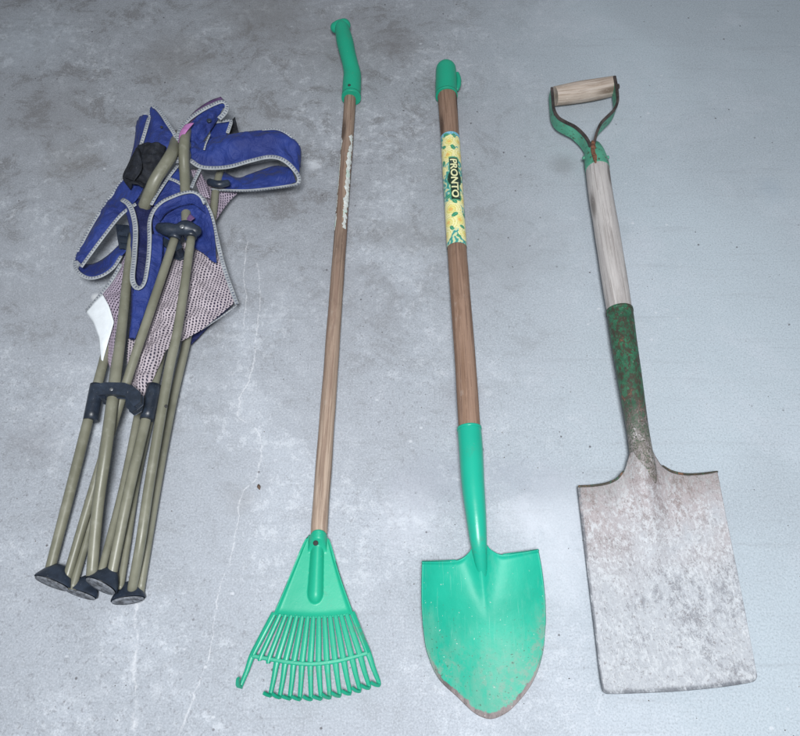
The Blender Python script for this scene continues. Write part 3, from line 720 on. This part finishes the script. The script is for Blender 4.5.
for pts in ([(579,486.3,.021,1.1),(594,485.5,.021,1.2),(607,483.2,.023,1.2),(617,478.8,.025,1.1),(623.5,471.2,.028,.8)], [(663,465.8,.028,.8),(672,471.3,.025,1.2),(685,474.1,.023,1.2),(700,473.8,.021,1.1),(717,471.8,.021,1.1)]):
    tube('tread', pts, TREAD, sp, n=24, seg=12, flat=.9, round_end=True, round_start=True)

# ================================================================== folded camping chair
ch = thing('folding_chair', 'folded camping chair of khaki tubes with blue fabric and pink grey netting', 'folding chair', P(120, 480, 0))
def leg(path, foot=None, name='leg'):
    path = [(a, b, z, r*.81) for a, b, z, r in path]
    return tube(name, path, KHAKI, ch, n=50, seg=20)
T = 6.4
L3 = leg([(91.5,576,.034,6.6),(98,505,.050,7.1),(106,450,.066,7.1),(112.5,400,.072,6.9),(121,335,.072,6.2),(127,280,.070,5.8),(133,235,.066,5.4)])
L1 = leg([(48.5,575,.016,6.2),(70,492,.025,6.4),(92,405,.030,6.1),(104,360,.034,5.8),(118,300,.036,5.4),(126,262,.036,5)])
L2 = leg([(66,581,.018,5.4),(96,480,.036,5.6),(127,381,.062,5.6),(150,312,.075,5.6),(175.5,236,.082,5.2)])
L4 = leg([(72,590,.014,5.0),(91,520,.016,5.0),(105,440,.026,5.0),(113,380,.036,5.0),(122,320,.040,4.8)])
L5 = leg([(101,573,.030,4.8),(122.5,490,.020,4.8),(137,420,.018,4.8),(144,385,.020,4.8)])
L6 = leg([(111,578,.026,6.2),(128,495,.042,6.5),(145.5,421,.042,6.2),(160,358,.030,5.8),(174,300,.022,5.4)])
L7 = leg([(131.5,593,.014,6.0),(141,540,.042,6.2),(150,480,.052,6.2),(168,375,.070,6.0),(178.5,325,.078,5.7),(191.5,236,.086,5.2)])
L8 = leg([(140,593,.010,5.0),(158,480,.018,5.4),(172,405,.020,5.3),(187,340,.024,5.0),(203,262,.034,4.8),(212,220,.042,4.8),(216,188,.050,4.6),(221,168,.052,4.6)])
L9 = leg([(120,590,.014,4.2),(127,545,.014,4.4),(137,480,.014,4.4),(150,420,.016,4.4)])
def foot(parent, px, py, z, wpx, hpx, rot, dz=0):
    """rubber foot: dark dome ending in a pale flat sole"""
    c = P(px, py, z); m = mpp(c); a = math.radians(rot)
    ax = Vector((math.cos(a)*math.sin(math.radians(-90)) , 0, 0))
    d = Vector((math.sin(a), -math.cos(a), 0.0)); d = (d+Vector((0,0,dz))).normalized()      # direction the sole faces
    s = d.cross(Vector((0,0,1))).normalized(); u = s.cross(d)
    V, Fc, R_ = [], [], 24; rw, rh = wpx*m, hpx*m
    rings = [(-.0165, .22), (-.0155, .42), (-.0115, .62), (-.007, .80), (-.002, .95), (0, 1.0), (.0015, 1.0)]
    for (o, k) in rings:
        for j in range(R_):
            b = 2*math.pi*j/R_; V.append(c+d*o*1.25+s*math.cos(b)*rw*k+u*math.sin(b)*rh*(k if k > .9 else k*.9+.1))
    for i in range(len(rings)-1):
        for j in range(R_): Fc.append((i*R_+j, i*R_+(j+1) % R_, (i+1)*R_+(j+1) % R_, (i+1)*R_+j))
    Fc.append(tuple(range(R_-1, -1, -1)))
    for v in V: v.z = max(v.z, .0015)
    f = link('foot', V, Fc, BLACKP, parent)
    V2 = []; F2 = []
    for o, k in ((.0022, .93), (.0034, .90), (.0036, .5), (.0026, .3)):
        for j in range(R_):
            b = 2*math.pi*j/R_; q = c+d*o*1.25+s*math.cos(b)*rw*k+u*math.sin(b)*rh*k; q.z = max(q.z, .0022); V2.append(q)
    for i in range(3):
        for j in range(R_): F2.append((i*R_+j, i*R_+(j+1) % R_, (i+1)*R_+(j+1) % R_, (i+1)*R_+j))
    F2.append(tuple(range(3*R_, 4*R_)))
    link('sole', V2, F2, PAD, f)
    return f
foot(L1, 53, 581, .020, 20, 11, -18, .22)
foot(L4, 82, 592, .011, 17, 7, -16, .25)
foot(L6, 102, 584, .030, 18, 12, -22, .3)
foot(L7, 128, 598, .013, 17, 8, 8, .22)
# sliding sleeves on two legs
tube('leg_sleeve', [(97.2,385,.031,6.8),(90.5,420.5,.029,7.2)], BLACKP, ch, n=6, seg=18)
tube('leg_sleeve', [(154.2,385,.0455,6.9),(146.8,419.5,.044,7.0)], BLACKP, ch, n=6, seg=18)
# moulded clamp around the bundle
def slab(name, poly, z0, z1, mat, parent, bev=.0015, holes=None):
    """moulded block: photo outline at z1, dropped straight down to z0"""
    top = [P(x, y, z1) for x, y in poly]; n = len(top); V = top+[Vector((p.x, p.y, z0)) for p in top]
    Fc = [tuple(range(n)), tuple(range(2*n-1, n-1, -1))]+[(i, (i+1) % n, n+(i+1) % n, n+i) for i in range(n)]
    o = link(name, V, [tuple(reversed(f)) for f in Fc], mat, parent, smooth=False)
    b = o.modifiers.new('edge', 'BEVEL'); b.width = bev; b.segments = 3; b.limit_method = 'ANGLE'
    return o
slab('clamp', [(94.5,384.6),(108,383),(124,383.4),(132,386.5),(140,393),(139.6,401),(134,405.5),(130,400),(125,394.5),(110,393.2),(98,394.2),(93.8,391)], .075, .087, BLACKP, ch, .0012)
slab('clamp_jaw', [(126,396),(131,400),(134.5,404),(139.5,402),(138,407.5),(132,411),(127,407)], .066, .078, BLACKP, ch, .0012)
slab('clamp_jaw', [(98,394),(104,394),(104.5,398),(98.5,397)], .060, .080, BLACKP, ch, .001)
disc('rivet', 111.5, 389.5, .0865, 1.8, STEEL, ch, .001)
disc('rivet', 166, 406, .0745, 1.5, HOLE, ch, .001, Vector((.5,0,1)))
# arm tubes
tube('arm_tube', [(140,217,.056,6.4),(147,200,.082,6.2),(155,181,.104,6.2),(165,165,.112,6.1),(171,155,.114,6.0),(174.5,146,.102,5.6),(176.5,135,.082,5.0)], KHAKI, ch, n=50, seg=20)
tube('arm_tube', [(186.5,226,.078,4.9),(185.7,205,.080,4.9),(184.6,175,.092,5.1),(183.8,155,.106,5.3),(184.5,141,.112,5.2),(187,130,.102,4.6),(190,122,.084,4.0)], KHAKI, ch, n=50, seg=20)
# hub between the two front tubes
hub = tube('hub', [(161,228,.086,5.5),(168,229.5,.089,7.0),(177,230,.090,6.2),(186,228.5,.090,8.4),(195,231,.087,6.4)], BLACKP, ch, n=30, seg=22, round_end=True, round_start=True)
slab('hub_bracket', [(160,236),(168,241),(178,240),(181,247),(176,250),(168,247),(162,242)], .055, .078, BLACKP, hub, .002)
tube('collar', [(176,233,.085,6.4),(174.2,239,.083,6.4)], BLACKP, hub, n=4, seg=20)
tube('collar', [(191.5,231,.088,6.2),(190.6,237.5,.087,6.2)], BLACKP, hub, n=4, seg=20)
disc('rivet', 182, 226.5, .1025, 2.4, STEEL, hub, .001)
hub2 = slab('side_hub', [(118,226),(127,226.5),(131,230),(131,250),(125,247),(121,247),(119.5,238)], .045, .066, BLACKP, ch, .003)
slab('hub_ridge', [(118.5,232),(127,233),(127,236),(119,235)], .060, .069, BLACKP, hub2, .0008)
slab('hub_ridge', [(119.5,239),(128,240),(128,243),(120,242)], .060, .069, BLACKP, hub2, .0008)

# --- netting (seat)
seat = loft('seat_netting', [(180,244,.036),(172,262,.048),(160,296,.052),(148,332,.050),(136,368,.046),(131,394,.042)],
            [(211,243,.036),(222,262,.044),(235,302,.038),(203,329,.044),(166,350,.050),(143,402,.042)], MESH, ch, n=90, m=40, bulge=.006, wr=0.0058, wf=34, seed=3, thick=.0009, mode='lin')
piping([(203,198,.092),(211,215,.074),(216,235,.064),(222.5,262,.054),(230,285,.047),(237,304,.042)], seat, 2.5)
piping([(237,305,.040),(222,316,.038),(201,330,.038)], seat, .9)
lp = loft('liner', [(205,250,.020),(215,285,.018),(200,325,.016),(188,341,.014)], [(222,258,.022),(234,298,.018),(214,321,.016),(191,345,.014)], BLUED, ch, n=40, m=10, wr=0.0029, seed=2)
net2 = loft('back_netting', [(128,250,.060),(113,279,.050),(98,302,.040),(100,330,.032),(104,352,.026)], [(133,262,.062),(131,292,.056),(122,328,.045),(116,352,.040),(112,372,.038)], MESHD, ch, n=60, m=24, bulge=.003, wr=0.0043, wf=34, seed=8, thick=.0009)
piping([(121,264,.060),(111,281,.052),(97,299,.040),(86.5,311,.030)], net2, 2.4)
net3 = loft('back_netting', [(196,176,.060),(200,190,.060),(205,205,.055)], [(238,193,.030),(228,203,.030),(212,226,.040)], MESHD, ch, n=30, m=24, wr=0.0029, seed=4, thick=.0009)
nt4 = loft('back_netting', [(128,338,.048),(127,362,.044),(131,385,.042)], [(141,338,.050),(143,360,.046),(140,388,.043)], MESH, ch, n=20, m=12, wr=0.0029, seed=4, thick=.0009)
wl = loft('care_label', [(86,312,.038),(93,322,.042),(99,337,.044),(101.5,360,.040)], [(102.5,294,.052),(109,306,.054),(114,322,.052),(102.8,361,.040)], WHITE, ch, n=30, m=10, bulge=.001, wr=0.0017, seed=5, mode='lin')
# --- left arm band: falls from the top tab to the lower left and doubles back
f1 = loft('arm_band', [(137,122,.070),(133,150,.072),(122,180,.070),(99,214,.062),(83,243,.056),(75.5,262,.052)], [(150,116,.100),(150,160,.090),(141,193,.084),(123,213,.078),(102,237,.070),(83,266,.060)], BLUE, ch, n=60, m=18, bulge=.006, wr=0.0072, wf=28, seed=1)
piping([(149,118,.103),(145,132,.100),(140,148,.094)], f1, 2.2); piping([(123,179,.074),(99,213,.066),(82,243,.060),(75,262,.056),(78,272,.056),(88.5,278,.056),(101,276,.058),(113,268,.060),(121,256,.062)], f1, 2.2)
piping([(81,267,.062),(100,241,.072),(118,218,.080),(128,209,.084),(136,204,.086)], f1, 2.2)
f1b = loft('arm_band', [(77,270,.044),(90,277,.046),(106,272,.050),(121,257,.056),(130,246,.060)], [(83,264,.030),(93,264,.034),(106,257,.044),(119,245,.052),(128,232,.056)], BLUE, ch, n=40, m=10, wr=0.0043, seed=12)
# top tab
tab = loft('corner_flap', [(150,118,.098),(146,134,.094),(143,150,.088),(150,170,.080),(150,190,.074)], [(153.5,107,.100),(166,122,.100),(175,137,.098),(170,165,.080),(160,190,.074)], BLUE, ch, n=50, m=20, bulge=.006, wr=0.0058, wf=30, seed=6)
piping([(150,119,.102),(151,110,.104),(154.5,106.8,.104),(161,113,.104),(168,124,.104),(174,133,.104),(177.5,142,.103),(178.5,152,.101),(178,163,.098)], tab, 2.3)
disc('eyelet', 161.5, 127, .1075, 1.3, HOLE, tab, .0008)
# black bag pocket
pk = loft('black_pouch', [(136,149,.098),(128,165,.096),(123,178,.092),(131,190,.088)], [(166,147,.102),(163,158,.100),(156,172,.094),(146,190,.088)], BLACKF, ch, n=40, m=24, bulge=.012, wr=0.0087, wf=40, seed=9)
loft('pouch_fold', [(136,150,.110),(131,165,.108),(125,178,.104)], [(140,152,.112),(142,168,.112),(134,181,.106)], BLACKF, pk, n=24, m=10, bulge=.004, wr=0.0043, seed=4)
# --- narrow hanging loop
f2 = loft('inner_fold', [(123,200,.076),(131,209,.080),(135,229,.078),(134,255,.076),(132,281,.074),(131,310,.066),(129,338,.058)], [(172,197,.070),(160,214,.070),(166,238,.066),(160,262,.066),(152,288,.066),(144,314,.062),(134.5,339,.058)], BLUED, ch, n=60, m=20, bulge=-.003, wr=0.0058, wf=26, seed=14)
piping([(122,199.5,.090),(128,203.5,.092),(132.5,212,.092),(135.5,229,.090),(134.5,255,.088),(132.5,279,.086),(137.5,288,.086),(144,283,.088),(148,262,.092),(149.5,240,.096),(149.5,222,.100),(154,210,.104),(162,202,.106),(172,197,.108),(183,193,.108),(193,192,.106),(201,196.5,.102),(205,204,.096)], f2, 3.1)
f2b = loft('fold_front', [(150,235,.090),(148,262,.088),(144,284,.084),(134,290,.078),(132,312,.070),(129.5,338,.062)], [(163,236,.086),(162,258,.082),(157,278,.076),(150,298,.070),(143,318,.066),(135,339,.060)], BLUE, ch, n=50, m=12, bulge=.002, wr=0.0043, seed=22)
loft('fold_side', [(122,201,.084),(127,216,.080),(131,236,.076),(130,256,.070)], [(128,205,.088),(133,218,.088),(135,236,.086),(134,258,.082)], BLUE, ch, n=24, m=8, wr=0.0029, seed=2)
# --- blue cup around the hub
f3 = loft('cup_fabric', [(152,213,.094),(153,228,.086),(156,245,.074),(150,280,.062),(140,318,.056)], [(176,198,.102),(178,215,.078),(177,235,.064),(170,255,.056),(158,280,.052)], BLUE, ch, n=44, m=16, bulge=-.004, wr=0.0058, wf=36, seed=31)
f3b = loft('cup_fabric', [(165,203,.100),(175,218,.074),(180,232,.062),(190,244,.060)], [(201,198,.098),(209,212,.082),(214,232,.070),(216.5,263,.060)], BLUE, ch, n=44, m=24, bulge=-.004, wr=0.0058, wf=36, seed=33)
f3c = loft('cup_rim', [(152,214,.100),(160,206,.104),(172,199,.106),(184,195,.106),(194,194,.104),(201,198,.100)], [(160,222,.088),(166,214,.092),(176,208,.094),(186,205,.094),(195,205,.092),(206,214,.082)], BLUE, ch, n=44, m=10, bulge=.003, wr=0.0043, seed=35)
loft('purple_patch', [(186,220,.084),(190,222,.084)], [(190,214,.086),(195,218,.086)], PURPLE, f3b, n=8, m=6)
# small criss-cross straps between arm tubes
sc = loft('strap', [(152,204,.080),(160,192,.082),(170,178,.086),(178,168,.088)], [(158,208,.078),(170,200,.078),(180,196,.078),(186,186,.080)], BLUE, ch, n=30, m=10, wr=0.0029, seed=41)
piping([(151,205,.086),(158,193,.090),(168,178,.092),(178,165,.092)], sc, 2.0); piping([(168,178,.090),(176,181,.090),(181,184,.090)], sc, 2.0)
sc2 = loft('strap', [(190,170,.070),(194,180,.070),(200,195,.070)], [(200,170,.072),(206,184,.072),(210,198,.070)], MESHD, ch, n=20, m=8, wr=0.0029, seed=43, thick=.0009)
piping([(200,169,.086),(196,177,.084),(191,188,.086)], sc2, 2.2)
# --- right arm: long doubled band
f4 = loft('arm_band', [(191,150,.082),(205,141,.088),(225,135.5,.094),(250,131.5,.098),(275,130,.100),(290,136,.098),(300,147,.090),(300.5,166,.064)],
          [(191,161,.084),(201,167,.080),(225,167,.078),(250,161,.080),(268,156.5,.082),(284,160,.080),(294,168,.074),(299.5,178,.060)], BLUE, ch, n=80, m=24, bulge=.010, wr=0.0087, wf=22, seed=51)
piping([(190,160,.090),(200,166.5,.088),(213,168,.086),(230,166.5,.084),(250,161,.086),(268,157,.088),(280,158.5,.088),(290,165,.082),(298.5,176,.070),(298,183.5,.062),(288,186,.056),(270,188.5,.052),(250,190.5,.050),(230,190.5,.050),(211,189.5,.054)], f4, 2.7)
piping([(262,129.8,.103),(275,129,.104),(284,131.8,.103),(292,137.5,.100),(300,146,.094)], f4, 1.4)
f4b = loft('arm_band', [(212,189,.050),(235,189.5,.046),(262,188,.046),(285,185,.050),(296,182,.056)], [(222,171,.040),(238,178,.034),(256,172,.034),(275,166,.038),(290,168,.050)], BLUE, ch, n=50, m=18, bulge=.004, wr=0.0072, wf=24, seed=53)
loft('lining', [(226,168,.030),(250,165,.030),(280,160,.030)], [(228,182,.020),(252,180,.020),(282,174,.020)], BAG, ch, n=30, m=8, wr=0.0029, seed=3)
tube('slide_ring', [(210,182,.064,3.6),(218,184.5,.068,4.0),(227,183,.066,3.2)], BLACKP, ch, n=14, seg=14, round_end=True, round_start=True)
loft('black_tip', [(232,121,.060),(235,117,.062)], [(229,135,.058),(239,133,.056)], BLACKF, ch, n=14, m=8, wr=0.0029, seed=3)
# --- top right bundle
f5 = loft('corner_fold', [(190,124,.102),(200,114,.104),(212,107,.104),(224,102,.102),(228,107,.100)], [(193,158,.086),(200,146,.088),(208,134,.090),(216,122,.092),(220,115,.094)], BLUE, ch, n=50, m=22, bulge=.005, wr=0.0087, wf=34, seed=61)
loft('purple_edge', [(185,121,.096),(198,109,.098),(210,101,.098),(221,97,.096)], [(190,126,.100),(202,115,.101),(214,107,.101),(225,101,.100)], PURPLE, f5, n=24, m=6, wr=0.0014, seed=3)
piping([(178.5,150,.104),(178,139,.106),(180,130,.108),(187,121,.108),(199,112,.109),(211,105.5,.109),(222,101.5,.108),(227,105,.106),(225.5,112,.104),(219,119,.102)], f5, 2.7)
loft('pink_lining', [(178.5,143,.112),(180,133,.117),(185,125,.117)], [(183,137,.117),(188,130,.119),(194,123,.116)], PINK, f5, n=16, m=8, bulge=.001)
disc('eyelet', 209, 120.5, .1060, 2.4, BLACKP, f5, .0012)
piping([(204,150,.098),(206,143,.100),(210,134,.100)], f5, 1.0)
f6 = loft('corner_flap', [(212,122,.080),(210,134,.080),(209,144,.078)], [(231,121,.080),(228,131,.080),(224,142,.076)], BLUE, ch, n=20, m=10, wr=0.0043, seed=71)
piping([(214,122.5,.086),(224,121,.086),(231,120.5,.086),(230,126,.085),(227.5,133,.084)], f6, 2.0)

# ================================================================== grit
V, Fc = [], []; random.seed(5)
def crumb(x, y, r):
    b = len(V); k = random.randint(4, 6); a0 = random.random()*6
    for j in range(k): a = a0+2*math.pi*j/k; rr = r*random.uniform(.6, 1.2); V.append((x+math.cos(a)*rr, y+math.sin(a)*rr*.8, .0002))
    V.append((x, y, r*.6))
    for j in range(k): Fc.append((b+j, b+(j+1) % k, b+k))
for i in range(420):
    p = P(random.uniform(-40, 840), random.uniform(-20, 770)); crumb(p.x, p.y, random.uniform(.0004, .0011))
gr = link('grit', V, Fc, simple('dark_grit', (.10,.09,.085), .9, var=.6, scale=9), None, smooth=False); gr['kind'] = 'stuff'; gr['label'] = 'fine dark grit scattered over the concrete'; gr['category'] = 'grit'
V, Fc = [], []
for px, py, l, a, wd in ((259,487,.009,1.9,.0022),):
    p = P(px, py); n = 10; d = Vector((math.cos(a), math.sin(a), 0)); s = Vector((-d.y, d.x, 0))
    for i in range(n+1):
        t_ = i/n; rr = wd*math.sin(math.pi*t_)+.0001
        for k in range(8): b = 2*math.pi*k/8; V.append(p+d*l*(t_-.5)+s*math.cos(b)*rr+Vector((0,0,rr*.8+math.sin(b)*rr*.8)))
    for i in range(n):
        for k in range(8): Fc.append((i*8+k, i*8+(k+1) % 8, (i+1)*8+(k+1) % 8, (i+1)*8+k))
sd = link('seed', V, Fc, simple('brown_husk', (.10,.06,.04), .7), None, loc=P(259,487)); sd['label'] = 'small brown seed husk on the hairline crack left of the rake'; sd['category'] = 'seed'
